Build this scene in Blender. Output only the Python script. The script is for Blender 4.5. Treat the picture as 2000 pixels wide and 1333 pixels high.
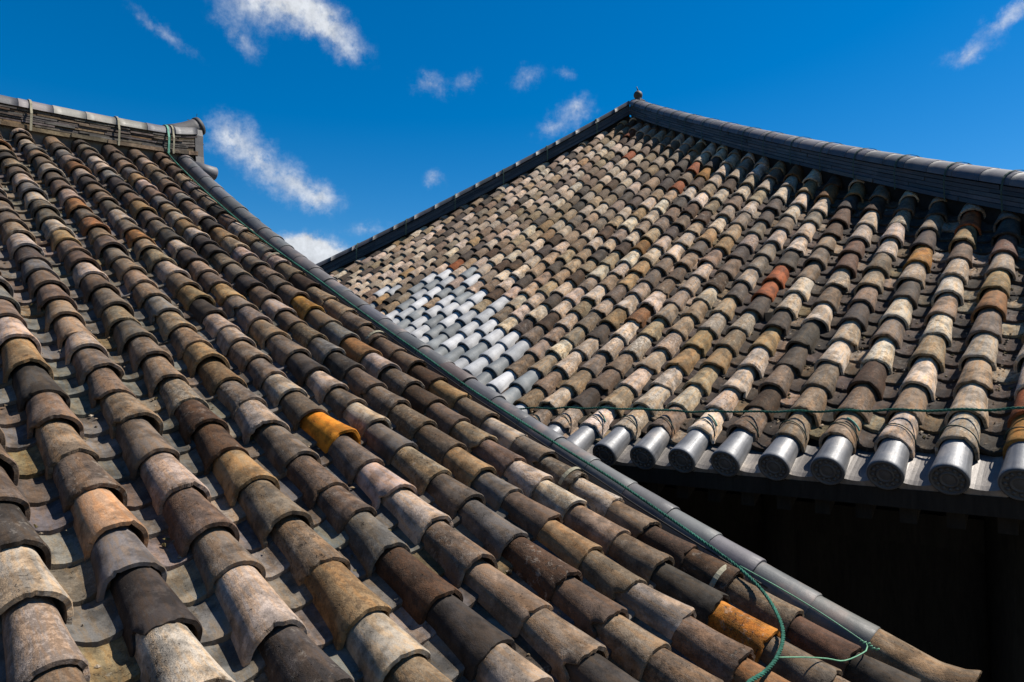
import bpy, math, random
import numpy as np
from mathutils import Matrix, Vector

random.seed(7)
rng = np.random.default_rng(7)
for o in list(bpy.data.objects):
    bpy.data.objects.remove(o, do_unlink=True)
scene = bpy.context.scene
COL = scene.collection
R = math.radians
H = 5.6                                   # camera height above the courtyard

# ------------------------------------------------------------------ camera
FPX, PITCH = 1394.49, 0.064467
cam_d = bpy.data.cameras.new('camera')
cam_d.sensor_width = 36.0
cam_d.lens = 36.0 * FPX / 2000.0
cam_d.clip_start, cam_d.clip_end = 0.05, 2000.0
cam = bpy.data.objects.new('camera', cam_d)
cam.location = (0, 0, H)
cam.rotation_euler = (math.pi / 2 + PITCH, 0, 0)
COL.objects.link(cam)
scene.camera = cam

# ------------------------------------------------------------------ light
SUN_AZ, SUN_EL = R(78), R(56)             # clockwise from +Y, above the horizon
SUN_DIR = Vector((math.sin(SUN_AZ) * math.cos(SUN_EL), math.cos(SUN_AZ) * math.cos(SUN_EL), math.sin(SUN_EL)))
sun_d = bpy.data.lights.new('sun', 'SUN')
sun_d.energy = 5.0
sun_d.angle = R(0.53)
sun_d.color = (1.0, 0.94, 0.855)
sun = bpy.data.objects.new('sun', sun_d)
sun.rotation_euler = (-SUN_DIR).to_track_quat('-Z', 'Y').to_euler()
sun.location = (20, 15, 40)
COL.objects.link(sun)

scene.view_settings.view_transform = 'Standard'
scene.view_settings.look = 'None'
scene.view_settings.exposure = 0.85
scene.view_settings.gamma = 1.0
scene.view_settings.use_curve_mapping = False
try:
    scene.render.engine = 'CYCLES'
    scene.cycles.max_bounces = 4
    scene.cycles.diffuse_bounces = 2
    scene.cycles.glossy_bounces = 2
except Exception:
    pass


class NT:
    """tiny helper to write node trees as expressions"""
    def __init__(self, tree):
        self.t = tree
        self.t.nodes.clear()

    def n(self, kind, **kw):
        nd = self.t.nodes.new(kind)
        for k, v in kw.items():
            setattr(nd, k, v)
        return nd

    def put(self, sock, v):
        if hasattr(v, 'is_linked') or isinstance(v, bpy.types.NodeSocket):
            self.t.links.new(v, sock)
        elif v is not None:
            sock.default_value = v

    def m(self, op, a, b=None, c=None, clamp=False):
        nd = self.n('ShaderNodeMath', operation=op, use_clamp=clamp)
        self.put(nd.inputs[0], a)
        if b is not None: self.put(nd.inputs[1], b)
        if c is not None: self.put(nd.inputs[2], c)
        return nd.outputs[0]

    def v(self, op, a, b=None, scale=None):
        nd = self.n('ShaderNodeVectorMath', operation=op)
        self.put(nd.inputs[0], a)
        if b is not None: self.put(nd.inputs[1], b)
        if scale is not None: self.put(nd.inputs['Scale'], scale)
        return nd.outputs[1] if op in ('DOT_PRODUCT', 'LENGTH') else nd.outputs[0]

    def ss(self, x, lo, hi, a=0.0, b=1.0):
        nd = self.n('ShaderNodeMapRange', interpolation_type='SMOOTHSTEP')
        self.put(nd.inputs[0], x)
        for k, q in zip((1, 2, 3, 4), (lo, hi, a, b)): self.put(nd.inputs[k], q)
        return nd.outputs[0]

    def lin(self, x, lo, hi, a=0.0, b=1.0):
        nd = self.n('ShaderNodeMapRange')
        self.put(nd.inputs[0], x)
        for k, q in zip((1, 2, 3, 4), (lo, hi, a, b)): self.put(nd.inputs[k], q)
        return nd.outputs[0]

    def noise(self, vec, scale, detail=5.0, rough=0.6, dist=0.0, color=False):
        nd = self.n('ShaderNodeTexNoise')
        self.put(nd.inputs['Vector'], vec)
        nd.inputs['Scale'].default_value = scale
        nd.inputs['Detail'].default_value = detail
        nd.inputs['Roughness'].default_value = rough
        nd.inputs['Distortion'].default_value = dist
        return nd.outputs[1] if color else nd.outputs[0]

    def mix(self, f, a, b, mode='MIX'):
        nd = self.n('ShaderNodeMix', data_type='RGBA', blend_type=mode)
        self.put(nd.inputs[0], f)
        self.put(nd.inputs[6], a)
        self.put(nd.inputs[7], b)
        return nd.outputs[2]


def c4(c): return (c[0], c[1], c[2], 1.0)

# ------------------------------------------------------------------ sky with fair-weather clouds
world = bpy.data.worlds.new('World')
scene.world = world
world.use_nodes = True
w = NT(world.node_tree)
sky = w.n('ShaderNodeTexSky', sky_type='NISHITA')
sky.sun_disc = False
sky.sun_elevation = SUN_EL
sky.sun_rotation = SUN_AZ
sky.altitude = 300
sky.air_density = 1.0
sky.dust_density = 0.3
sky.ozone_density = 4.0
hs = w.n('ShaderNodeHueSaturation')
hs.inputs['Saturation'].default_value = 1.46
hs.inputs['Hue'].default_value = 0.500
w.put(hs.inputs['Color'], sky.outputs[0])
tc = w.n('ShaderNodeTexCoord')
dvec = w.v('NORMALIZE', tc.outputs['Generated'])
sep = w.n('ShaderNodeSeparateXYZ')
w.put(sep.inputs[0], dvec)
az = w.m('MULTIPLY', w.m('ARCTAN2', sep.outputs[0], sep.outputs[1]), 180 / math.pi)
el = w.m('MULTIPLY', w.m('ARCSINE', sep.outputs[2]), 180 / math.pi)
comb = w.n('ShaderNodeCombineXYZ')
w.put(comb.inputs[0], az); w.put(comb.inputs[1], el)
warp = w.v('SCALE', w.v('SUBTRACT', w.noise(comb.outputs[0], 0.6, 5.0, 0.68, color=True), (0.5, 0.5, 0.5)), scale=1.7)
wp = w.v('ADD', comb.outputs[0], warp)
# centre azimuth, elevation, half widths, tilt in degrees, density
CLOUDS = [(-20.2, 27.7, 2.7, 1.7, 4, .80), (-17.6, 27.8, 2.6, 1.2, -8, .80), (-14.7, 26.6, 2.5, 1.05, -28, .95), (-21.2, 24.8, 1.6, .7, -40, .45), (-13.5, 25.0, .9, .7, 0, .42),
          (-26.8, 24.6, 2.4, .5, -28, .46), (-22.0, 18.4, 1.6, 1.3, -20, .80), (-20.0, 16.9, 2.0, 1.35, -36, .70), (-17.3, 15.4, 2.0, 1.2, -26, .78), (-15.2, 14.5, 1.5, .9, -8, .78),
          (-16.0, 10.4, 1.9, .95, -4, 2.0), (-13.9, 9.8, 2.0, .85, -14, 1.7), (-17.8, 10.4, 1.4, .9, 0, 1.6), (-11.6, 12.3, 2.0, .6, 4, .46),
          (-6.7, 23.3, 1.3, .85, -5, .55), (-3.6, 23.6, 1.0, .75, 30, .44), (1.1, 23.9, 1.2, .75, 20, .46), (4.5, 24.1, .8, .5, -10, .40),
          (5.4, 21.7, 1.2, .85, 0, .70), (3.4, 20.3, 1.4, .85, 8, .56), (-6.4, 16.4, .9, .6, 0, .56), (33.3, 21.8, 1.4, .6, 5, .60),
          (35.2, 23.2, 1.7, .5, 24, .52), (36.6, 24.0, 1.2, .5, 15, .5),
          (50, 28, 4, 1.3, 10, .8), (-50, 22, 4, 1.4, -10, .8), (95, 14, 8, 2.0, 0, .9), (170, 15, 8, 2.2, 0, .9), (-120, 20, 7, 2.0, -8, .8)]
dens = None
for (ca, ce, ra, re, tl, amp) in CLOUDS:
    mp = w.n('ShaderNodeMapping', vector_type='TEXTURE')
    mp.inputs['Location'].default_value = (ca, ce, 0)
    mp.inputs['Rotation'].default_value = (0, 0, R(tl))
    mp.inputs['Scale'].default_value = (ra * 2.3 / math.cos(R(ce)), re * 2.4, 1)
    w.put(mp.inputs['Vector'], wp)
    gr = w.n('ShaderNodeTexGradient', gradient_type='QUADRATIC_SPHERE')
    w.put(gr.inputs[0], mp.outputs[0])
    dens = w.m('MULTIPLY_ADD', gr.outputs['Fac'], amp * 1.25, 0.0 if dens is None else dens)
nz = w.noise(comb.outputs[0], 0.8, 8.0, 0.68, 0.0)
body = w.ss(w.m('ADD', dens, w.m('MULTIPLY', w.m('SUBTRACT', nz, 0.5), 0.95)), 0.05, 1.40)
body = w.m('MULTIPLY', body, w.ss(dens, 0.03, 0.30))
shade = w.lin(nz, 0.32, 0.66, 0.70, 1.04)
cc = w.n('ShaderNodeVectorMath', operation='SCALE')
cc.inputs[0].default_value = (0.83, 0.87, 0.93)
w.put(cc.inputs['Scale'], shade)
bg1 = w.n('ShaderNodeBackground'); bg1.inputs[1].default_value = 0.067
w.put(bg1.inputs[0], hs.outputs[0])
bg2 = w.n('ShaderNodeBackground'); bg2.inputs[1].default_value = 0.53
w.put(bg2.inputs[0], cc.outputs[0])
mx = w.n('ShaderNodeMixShader')
w.put(mx.inputs[0], w.m('MULTIPLY', body, w.lin(dens, 0.4, 1.4, 0.80, 0.98))); w.put(mx.inputs[1], bg1.outputs[0]); w.put(mx.inputs[2], bg2.outputs[0])
try:
    world.cycles.sampling_method = 'MANUAL'
    world.cycles.sample_map_resolution = 256
except Exception:
    pass
wo = w.n('ShaderNodeOutputWorld')
w.put(wo.inputs[0], mx.outputs[0])

# ------------------------------------------------------------------ materials

def new_mat(name):
    m = bpy.data.materials.new(name)
    m.use_nodes = True
    t = NT(m.node_tree)
    out = t.n('ShaderNodeOutputMaterial')
    b = t.n('ShaderNodeBsdfPrincipled')
    t.put(out.inputs[0], b.outputs[0])
    return m, t, b


def tint_of(t, src):
    if src == 'obj':
        oi = t.n('ShaderNodeObjectInfo')
        return t.v('SCALE', oi.outputs['Color'], scale=0.56), oi.outputs['Alpha']
    at = t.n('ShaderNodeAttribute', attribute_name='tint')
    return t.v('SCALE', at.outputs['Color'], scale=0.56), at.outputs['Alpha']


def clay(name, src, lichen=1.0):
    """weathered fired clay; tint per tile, alpha = how weathered the tile is"""
    m, t, b = new_mat(name)
    col, wea = tint_of(t, src)
    col = t.v('MULTIPLY', col, (1.13, 1.02, 0.91))       # iron-rich body
    wn = t.n('ShaderNodeTexWhiteNoise', noise_dimensions='3D')
    t.put(wn.inputs['Vector'], t.v('SCALE', col, scale=913.0))
    rnd = wn.outputs['Color']
    rv = wn.outputs['Value']
    geo = t.n('ShaderNodeNewGeometry')
    P = t.v('ADD', geo.outputs['Position'], t.v('SCALE', rnd, scale=23.0))
    uv = t.n('ShaderNodeUVMap', uv_map='UVMap')
    st = t.v('ADD', t.v('MULTIPLY', uv.outputs[0], (5.0, 0.9, 1.0)), t.v('SCALE', rnd, scale=31.0))
    nA = t.noise(P, 8.0, 5.0, 0.66)
    nB = t.noise(P, 38.0, 5.0, 0.75, 0.2)
    nW = t.noise(geo.outputs['Position'], 1.1, 2.0, 0.5)
    nS = t.noise(st, 2.2, 4.0, 0.7)
    nL = t.noise(t.v('ADD', P, (2.2, 9.1, 4.4)), 22.0, 5.0, 0.78)
    nG = t.noise(P, 210.0, 2.0, 0.6)
    base = t.v('SCALE', col, scale=t.m('MULTIPLY', t.m('ADD', t.ss(nA, 0.40, 0.60, 0.54, 1.24), t.m('MULTIPLY', t.lin(nB, 0.35, 0.68, -0.20, 0.24), wea)), t.m('MULTIPLY_ADD', t.lin(nG, 0.3, 0.7, -0.22, 0.22), t.lin(wea, 0, 1, 0.4, 1.0), 1.0)))
    warm = t.v('MULTIPLY', base, (1.16, 0.98, 0.78))
    base = t.mix(t.ss(nS, 0.56, 0.40), base, warm)
    cool = t.v('MULTIPLY', base, (0.94, 0.97, 1.02))
    base = t.mix(t.m('MULTIPLY', t.ss(nS, 0.52, 0.7), 0.8), base, cool)
    # dark soot and dried moss, gathered in patches that differ from tile to tile
    thr = t.m('ADD', t.lin(rv, 0, 1, 0.60, 0.475), t.lin(nW, 0.35, 0.65, 0.05, -0.05))
    patch = t.ss(t.m('ADD', t.m('MULTIPLY', nA, 0.45), t.m('MULTIPLY', nB, 0.58)), thr, t.m('ADD', thr, 0.08))
    soot = t.m('MULTIPLY', patch, t.m('MULTIPLY', wea, 0.92))
    base = t.mix(soot, base, t.v('ADD', t.v('MULTIPLY', base, (0.24, 0.22, 0.20)), (0.016, 0.013, 0.010)))
    # short dark scratches and pits, mostly across the tile
    sv = t.v('ADD', t.v('MULTIPLY', uv.outputs[0], (7.0, 13.0, 1.0)), t.v('SCALE', rnd, scale=17.0))
    speck = t.ss(t.noise(sv, 1.6, 3.0, 0.6, 0.8), t.lin(nA, 0.35, 0.65, 0.56, 0.74), t.lin(nA, 0.35, 0.65, 0.66, 0.84))
    base = t.mix(t.m('MULTIPLY', speck, t.lin(wea, 0, 1, 0.25, 0.95)), base, t.v('ADD', t.v('MULTIPLY', base, (0.18, 0.16, 0.14)), (0.018, 0.014, 0.010)))
    # pale lichen crust
    lt = t.lin(rv, 0, 1, 0.52, 0.70)
    lich = t.m('MULTIPLY', t.ss(nL, lt, t.m('ADD', lt, 0.10)), t.m('MULTIPLY', wea, 0.5 * lichen))
    base = t.mix(lich, base, t.v('ADD', t.v('MULTIPLY', base, (0.5, 0.5, 0.5)), (0.20, 0.18, 0.15)))
    t.put(b.inputs['Base Color'], base)
    t.put(b.inputs['Roughness'], t.lin(nB, 0.3, 0.7, 0.72, 0.95))
    b.inputs['Specular IOR Level'].default_value = 0.16
    bp = t.n('ShaderNodeBump')
    bp.inputs['Strength'].default_value = 0.75
    bp.inputs['Distance'].default_value = 0.008
    hgt = t.m('ADD', t.m('ADD', nB, t.m('MULTIPLY', nG, 0.25)), t.m('SUBTRACT', t.m('MULTIPLY', lich, 0.5), t.m('MULTIPLY', speck, 0.7)))
    t.put(bp.inputs['Height'], t.m('MULTIPLY', hgt, t.lin(wea, 0.1, 1, 0.25, 1.0)))
    t.put(b.inputs['Normal'], bp.outputs[0])
    return m


def smoked(name, src, rough=0.44, metal=0.3, mott=1.0, stain=(0.32, 0.27, 0.22)):
    """newer smoked (silver grey) tile with a dull sheen; tint per tile"""
    m, t, b = new_mat(name)
    col, wea = tint_of(t, src)
    wn = t.n('ShaderNodeTexWhiteNoise', noise_dimensions='3D')
    t.put(wn.inputs['Vector'], t.v('SCALE', col, scale=713.0))
    geo = t.n('ShaderNodeNewGeometry')
    P = t.v('ADD', geo.outputs['Position'], t.v('SCALE', wn.outputs['Color'], scale=19.0))
    uv = t.n('ShaderNodeUVMap', uv_map='UVMap')
    st = t.v('ADD', t.v('MULTIPLY', uv.outputs[0], (9.0, 0.5, 1.0)), t.v('SCALE', wn.outputs['Color'], scale=31.0))
    nA = t.noise(P, 5.0, 4.0, 0.6)
    nS = t.noise(st, 2.0, 4.0, 0.65)
    nB = t.noise(P, 45.0, 4.0, 0.7)
    base = t.v('SCALE', col, scale=t.lin(t.m('ADD', t.m('MULTIPLY', nA, 0.6), t.m('MULTIPLY', nS, 0.4)), 0.32, 0.68, 1 - 0.42 * mott, 1 + 0.42 * mott))
    base = t.mix(t.m('MULTIPLY', t.ss(nA, 0.52, 0.72), t.m('MULTIPLY', wea, 0.7)), base, c4(stain))
    base = t.mix(t.m('MULTIPLY', t.ss(nB, 0.60, 0.70), t.lin(wea, 0, 1, 0.15, 0.7)), base, (0.04, 0.037, 0.033, 1))
    t.put(b.inputs['Base Color'], base)
    b.inputs['Metallic'].default_value = metal
    t.put(b.inputs['Roughness'], t.lin(t.m('ADD', nS, t.m('MULTIPLY', nB, 0.4)), 0.4, 1.0, rough - 0.08, rough + 0.22))
    bp = t.n('ShaderNodeBump')
    bp.inputs['Strength'].default_value = 0.25
    bp.inputs['Distance'].default_value = 0.004
    t.put(bp.inputs['Height'], t.m('ADD', nB, t.m('MULTIPLY', nS, 0.5)))
    t.put(b.inputs['Normal'], bp.outputs[0])
    return m


def plain(name, col, rough=0.8, scale=12.0, var=0.4, stretch=(1, 1, 1), bump=0.2):
    m, t, b = new_mat(name)
    geo = t.n('ShaderNodeNewGeometry')
    P = t.v('MULTIPLY', geo.outputs['Position'], stretch)
    n1 = t.noise(P, scale, 4.0, 0.65)
    n2 = t.noise(P, scale * 0.15, 1.0, 0.5)
    f = t.m('ADD', t.m('MULTIPLY', n1, 0.6), t.m('MULTIPLY', n2, 0.4))
    t.put(b.inputs['Base Color'], t.v('SCALE', t.n('ShaderNodeRGB').outputs[0], scale=t.lin(f, 0.3, 0.7, 1 - var, 1 + var)))
    for nd in t.t.nodes:
        if nd.bl_idname == 'ShaderNodeRGB': nd.outputs[0].default_value = c4(col)
    b.inputs['Roughness'].default_value = rough
    b.inputs['Specular IOR Level'].default_value = 0.12
    bp = t.n('ShaderNodeBump'); bp.inputs['Strength'].default_value = bump; bp.inputs['Distance'].default_value = 0.01
    t.put(bp.inputs['Height'], n1)
    t.put(b.inputs['Normal'], bp.outputs[0])
    return m


M = dict(
    clay=clay('weathered_clay', 'obj'), clay_s=clay('weathered_clay_massed', 'attr'),
    smoked=smoked('smoked_tile', 'obj', 0.48, 0.30, 1.1), pale=smoked('pale_new_tile', 'obj', 0.66, 0.0, 1.1), pale_s=smoked('pale_new_tile_massed', 'attr', 0.66, 0.0, 1.1),
    verge=smoked('matt_grey_tile', 'obj', rough=0.55, metal=0.0, mott=0.7, stain=(0.20, 0.13, 0.10)),
    hip=smoked('dark_smoked_tile', 'obj', rough=0.58, metal=0.0, mott=0.9, stain=(0.10, 0.09, 0.085)),
    deck=plain('clay_bedding', (0.050, 0.042, 0.034), 0.95, 20, 0.5),
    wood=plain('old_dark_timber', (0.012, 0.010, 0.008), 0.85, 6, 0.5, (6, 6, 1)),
    plaster=plain('grey_lime_plaster', (0.34, 0.32, 0.26), 0.95, 5, 0.25),
    dark=plain('dark_ridge_clay', (0.016, 0.015, 0.014), 0.95, 20, 0.4),
    mortar=plain('ridge_mortar', (0.11, 0.10, 0.085), 0.95, 25, 0.35),
    rope=plain('green_rope_fibre', (0.022, 0.085, 0.060), 0.9, 45, 0.85),
    wire=plain('pale_green_wire', (0.12, 0.26, 0.16), 0.5, 60, 0.4),
    cable=plain('black_cable', (0.02, 0.018, 0.016), 0.5, 60, 0.4),
    strap=plain('faded_strap', (0.22, 0.20, 0.14), 0.7, 60, 0.4),
    gstrap=plain('green_strap', (0.10, 0.26, 0.19), 0.6, 60, 0.4),
    dstrap=plain('dark_green_strap', (0.035, 0.055, 0.040), 0.6, 60, 0.4),
    pstrap=plain('pale_green_strap', (0.10, 0.13, 0.085), 0.8, 60, 0.4),
    gravel=plain('courtyard_gravel', (0.16, 0.145, 0.12), 0.95, 25, 0.45),
)

# ------------------------------------------------------------------ object helpers

def mesh_obj(name, verts, faces, mat, parent=None, smooth=False, uvs=None, tints=None, inv=None):
    me = bpy.data.meshes.new(name)
    me.from_pydata([tuple(map(float, q)) for q in verts], [], [tuple(int(k) for k in f) for f in faces])
    if uvs is not None:
        put_uv(me, uvs)
    if tints is not None:
        at = me.attributes.new('tint', 'FLOAT_COLOR', 'POINT')
        at.data.foreach_set('color', np.asarray(tints, np.float32).ravel())
    if smooth:
        me.polygons.foreach_set('use_smooth', [True] * len(me.polygons))
    me.materials.append(mat)
    o = bpy.data.objects.new(name, me)
    COL.objects.link(o)
    if parent is not None: adopt(o, parent)
    return o


def put_uv(me, uvs):
    lay = me.uv_layers.new(name='UVMap')
    li = np.zeros(len(me.loops), np.int32)
    me.loops.foreach_get('vertex_index', li)
    lay.data.foreach_set('uv', np.asarray(uvs, np.float32)[li].ravel())


BASE = {}

def thing(name, label, cat, loc):
    o = bpy.data.objects.new(name, None)
    o.empty_display_size = 0.3
    o.location = loc
    COL.objects.link(o)
    o['label'] = label; o['category'] = cat
    BASE[o.name] = Matrix.Translation(-Vector(loc))
    return o


def adopt(o, parent):
    """parent an object whose matrix is given in world space"""
    o.parent = parent
    if parent.name in BASE:
        o.matrix_parent_inverse = BASE[parent.name]
    BASE[o.name] = o.matrix_basis.inverted() if o.matrix_basis != Matrix.Identity(4) else Matrix.Identity(4)


class MB:
    def __init__(self): self.v = []; self.f = []
    def add(self, verts, faces):
        k = len(self.v); self.v += [tuple(q) for q in verts]; self.f += [tuple(i + k for i in f) for f in faces]
    def box(self, c, X, Y, Z):
        """box from its centre and three half-extent vectors"""
        c, X, Y, Z = map(np.asarray, (c, X, Y, Z))
        vs = [c + a * X + b * Y + d * Z for d in (-1, 1) for b in (-1, 1) for a in (-1, 1)]
        self.add(vs, [(0, 2, 3, 1), (4, 5, 7, 6), (0, 1, 5, 4), (2, 6, 7, 3), (0, 4, 6, 2), (1, 3, 7, 5)])
    def tube(self, pts, r, seg=8, caps=True):
        pts = [np.asarray(p, float) for p in pts]
        rs = r if hasattr(r, '__len__') else [r] * len(pts)
        ref = np.array([0.13, 0.21, 0.97])
        vs = []
        for k, p in enumerate(pts):
            T = pts[min(k + 1, len(pts) - 1)] - pts[max(k - 1, 0)]
            T = T / (np.linalg.norm(T) + 1e-9)
            A = np.cross(T, ref); A /= np.linalg.norm(A) + 1e-9
            B = np.cross(T, A)
            for j in range(seg):
                a = 2 * math.pi * j / seg
                vs.append(p + rs[k] * (math.cos(a) * A + math.sin(a) * B))
        fs = []
        for k in range(len(pts) - 1):
            for j in range(seg):
                a, b = k * seg + j, k * seg + (j + 1) % seg
                fs.append((a, b, b + seg, a + seg))
        if caps:
            fs.append(tuple(range(seg))[::-1]); fs.append(tuple((len(pts) - 1) * seg + j for j in range(seg)))
        self.add(vs, fs)
    def build(self, name, mat, parent=None, smooth=False):
        return mesh_obj(name, self.v, self.f, mat, parent, smooth)


def paint(o, c, a=0.5):
    o.color = (c[0], c[1], c[2], a)

# ------------------------------------------------------------------ the two roof surfaces (crowns of the tile rows)
A_ROW = 0.30
IA, HR, HL = 24.574, 0.7773, 0.9763       # row under the apex; plan slopes of the two hips
S_EAVE_R = 8.60
S_EAVE_L = 8.55
LU = np.array([math.cos(3.936518), math.sin(3.936518)]); LV = np.array([-LU[1], LU[0]])
RU = np.array([math.cos(2.427622), math.sin(2.427622)]); RV = np.array([-RU[1], RU[0]])


def surf(roof, i, s):
    i = np.asarray(i, float); s = np.asarray(s, float)
    if roof == 0:
        X = -4.187333 + i * A_ROW * LU[0] + s * LV[0]
        Y = 9.0551 + i * A_ROW * LU[1] + s * LV[1]
        Z = 2.887913 - 0.536053 * s + 0.000452 * s * s + 0.000708 * s ** 3
        j = i - 4
        Z = Z + 0.001212 * j - 0.000989 * j * j
        Z = Z + (-0.018308 * j + 0.002038 * j * j) * np.clip(1 - s / 3, 0, 1.1) ** 2 + (-0.002796 * j + 0.000279 * j * j) * (s / 8) ** 2
    else:
        k = i - IA
        X = 2.499878 + k * A_ROW * RU[0] + s * RV[0]
        Y = 14.797173 + k * A_ROW * RU[1] + s * RV[1]
        Z = 5.725063 - 0.800615 * s - 0.001746 * s * s + 0.001423 * s ** 3
        Z = Z + (0.000717 * k + 0.00004 * k * k) * s / 9
    return np.stack(np.broadcast_arrays(X, Y, Z + H), -1)


def unit(q): return q / (np.linalg.norm(q) + 1e-12)


def frame(roof, i, s):
    C = surf(roof, i, s)
    T = unit(surf(roof, i, s + 0.02) - surf(roof, i, s - 0.02))
    U = unit(surf(roof, i + 0.1, s) - surf(roof, i - 0.1, s))
    N = unit(np.cross(U, T))
    if N[2] < 0: N = -N
    return C, T, U, N


def proj(q):
    x, y, z = q[0], q[1], q[2] - H
    c, s_ = math.cos(PITCH), math.sin(PITCH)
    d = y * c + z * s_
    if d < 0.2: return None
    return 1000 + FPX * x / d, 666.5 - FPX * (-y * s_ + z * c) / d, d


def s_top(i):
    return (IA - i) * A_ROW * HR if i < IA else (i - IA) * A_ROW * HL

# ------------------------------------------------------------------ tile shapes (x across, y down the slope 0..1, z up)
R_LIP, R_IN = 0.103, 0.069

def cover_variant(seed, nseg=24, nlen=6, r0=R_IN, r1=R_LIP, th=0.018, chip=1.0, skirt=0.042, wob=1.0):
    g = np.random.default_rng(seed)
    th_ = np.linspace(-math.pi / 2, math.pi / 2, nseg + 1)
    ph = g.uniform(0, 6.28, 6)
    lean = g.normal(0, 0.004) * wob
    flat = 1 + g.normal(0, 0.05) * wob
    asym = g.normal(0, 0.05) * wob
    # lip outline: gentle waviness, now and then a bite out of it
    edge = 0.012 * np.sin(1.3 * th_ + ph[0]) + 0.004 * np.sin(6 * th_ + ph[1]) + 0.003 * g.normal(size=nseg + 1)
    for _ in range(g.choice([1, 2, 3, 4])):
        c0, wd, dp = g.uniform(-1.5, 1.5), g.uniform(0.05, 0.14), g.uniform(0.008, 0.03)
        edge -= dp * np.exp(-((th_ - c0) / wd) ** 2)
    if g.random() < 0.3: edge -= g.uniform(0.05, 0.14) * np.exp(-((th_ - g.choice([-1, 1]) * g.uniform(1.1, 1.6)) / g.uniform(0.12, 0.3)) ** 2)
    edge *= chip
    V, UV, F = [], [], []
    def ring(y, r, dy=None, zs=0.0):
        k = len(V)
        for a, t in enumerate(th_):
            rr = r * (1 + wob * (0.010 * math.sin(3 * t + ph[2] + 4 * y) + 0.008 * math.sin(5 * t + ph[3] - 7 * y)) + asym * math.sin(t) * 0.5)
            yy = y + (dy[a] if dy is not None else 0)
            V.append((rr * math.sin(t) + lean * y, yy, rr * math.cos(t) * flat + zs)); UV.append((t / math.pi + 0.5, y))
        # the tile's two straight lower edges
        V.append((V[k][0] * 1.0, V[k][1], -skirt)); UV.append((-0.1, y))
        V.append((V[k + nseg][0], V[k + nseg][1], -skirt)); UV.append((1.1, y))
        return k
    def bridge(p, q):
        for a in range(nseg): F.append((p + a, p + a + 1, q + a + 1, q + a))
        F.append((p + nseg + 1, p, q, q + nseg + 1))
        F.append((p + nseg, p + nseg + 2, q + nseg + 2, q + nseg))
    ys = np.linspace(0, 1, nlen + 1)
    prev = None
    for y in ys:
        r = r0 + (r1 - r0) * (0.85 * y + 0.15 * y ** 3)
        k = ring(y if y < 1 else 0.975, r, edge * (y ** 4 if y < 1 else 1))
        if prev is not None: bridge(prev, k)
        prev = k
    k = ring(0.995, r1 - 0.003, edge); bridge(prev, k)
    p2 = ring(0.995, r1 - 0.003, edge)              # lip face, own vertices so that the edge stays crisp
    k2 = ring(1.0, r1 - th, edge * 1.05); bridge(p2, k2)
    k3 = ring(1.0, r1 - th, edge * 1.05)
    k4 = ring(0.55, 0.5 * (r0 + r1) - th * 0.7); bridge(k3, k4)
    return np.array(V), F, np.array(UV)


def pan_variant(seed, nseg=8, width=0.25, th=0.030, rise=0.034):
    g = np.random.default_rng(seed)
    xs = np.linspace(-width / 2, width / 2, nseg + 1)
    kq = 4.6 * g.uniform(0.85, 1.15)
    tilt = g.normal(0, 0.02)
    edge = 0.02 * np.sin(xs * 20 + g.uniform(0, 6)) + g.normal(0, 0.008, nseg + 1)
    z = kq * np.minimum(np.abs(xs), 0.092) ** 2 + tilt * xs
    V, UV, F = [], [], []
    def ring(y, dz, e=0.0):
        k = len(V)
        for a, x in enumerate(xs):
            V.append((x, y + e * edge[a], z[a] + dz)); UV.append((x / width + 0.5, y))
        return k
    def bridge(p, q):
        for a in range(nseg): F.append((p + a, p + a + 1, q + a + 1, q + a))
    a = ring(0, 0); b = ring(0.97, 0, 1); bridge(a, b)
    c = ring(1.0, -0.004, 1); bridge(b, c)
    d = ring(1.0, -0.004, 1); e = ring(1.0, -th, 1); bridge(d, e)
    f = ring(1.0, -th, 1); h = ring(0.5, -th); bridge(f, h)
    return np.array(V), F, np.array(UV)


def make_me(name, var, mat):
    V, F, UV = var
    me = bpy.data.meshes.new(name)
    me.from_pydata(V.tolist(), [], F)
    put_uv(me, UV)
    me.polygons.foreach_set('use_smooth', [True] * len(me.polygons))
    me.materials.append(mat)
    return me


def tile_matrix(top, lip, N, width=1.0):
    """local y runs from the covered upper end to the lip"""
    Y = lip - top
    Yn = unit(Y)
    X = unit(np.cross(Yn, N)); Z = np.cross(X, Yn)
    m = np.eye(4)
    m[:3, 0] = X * width; m[:3, 1] = Y; m[:3, 2] = Z * width; m[:3, 3] = top
    return m


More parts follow.
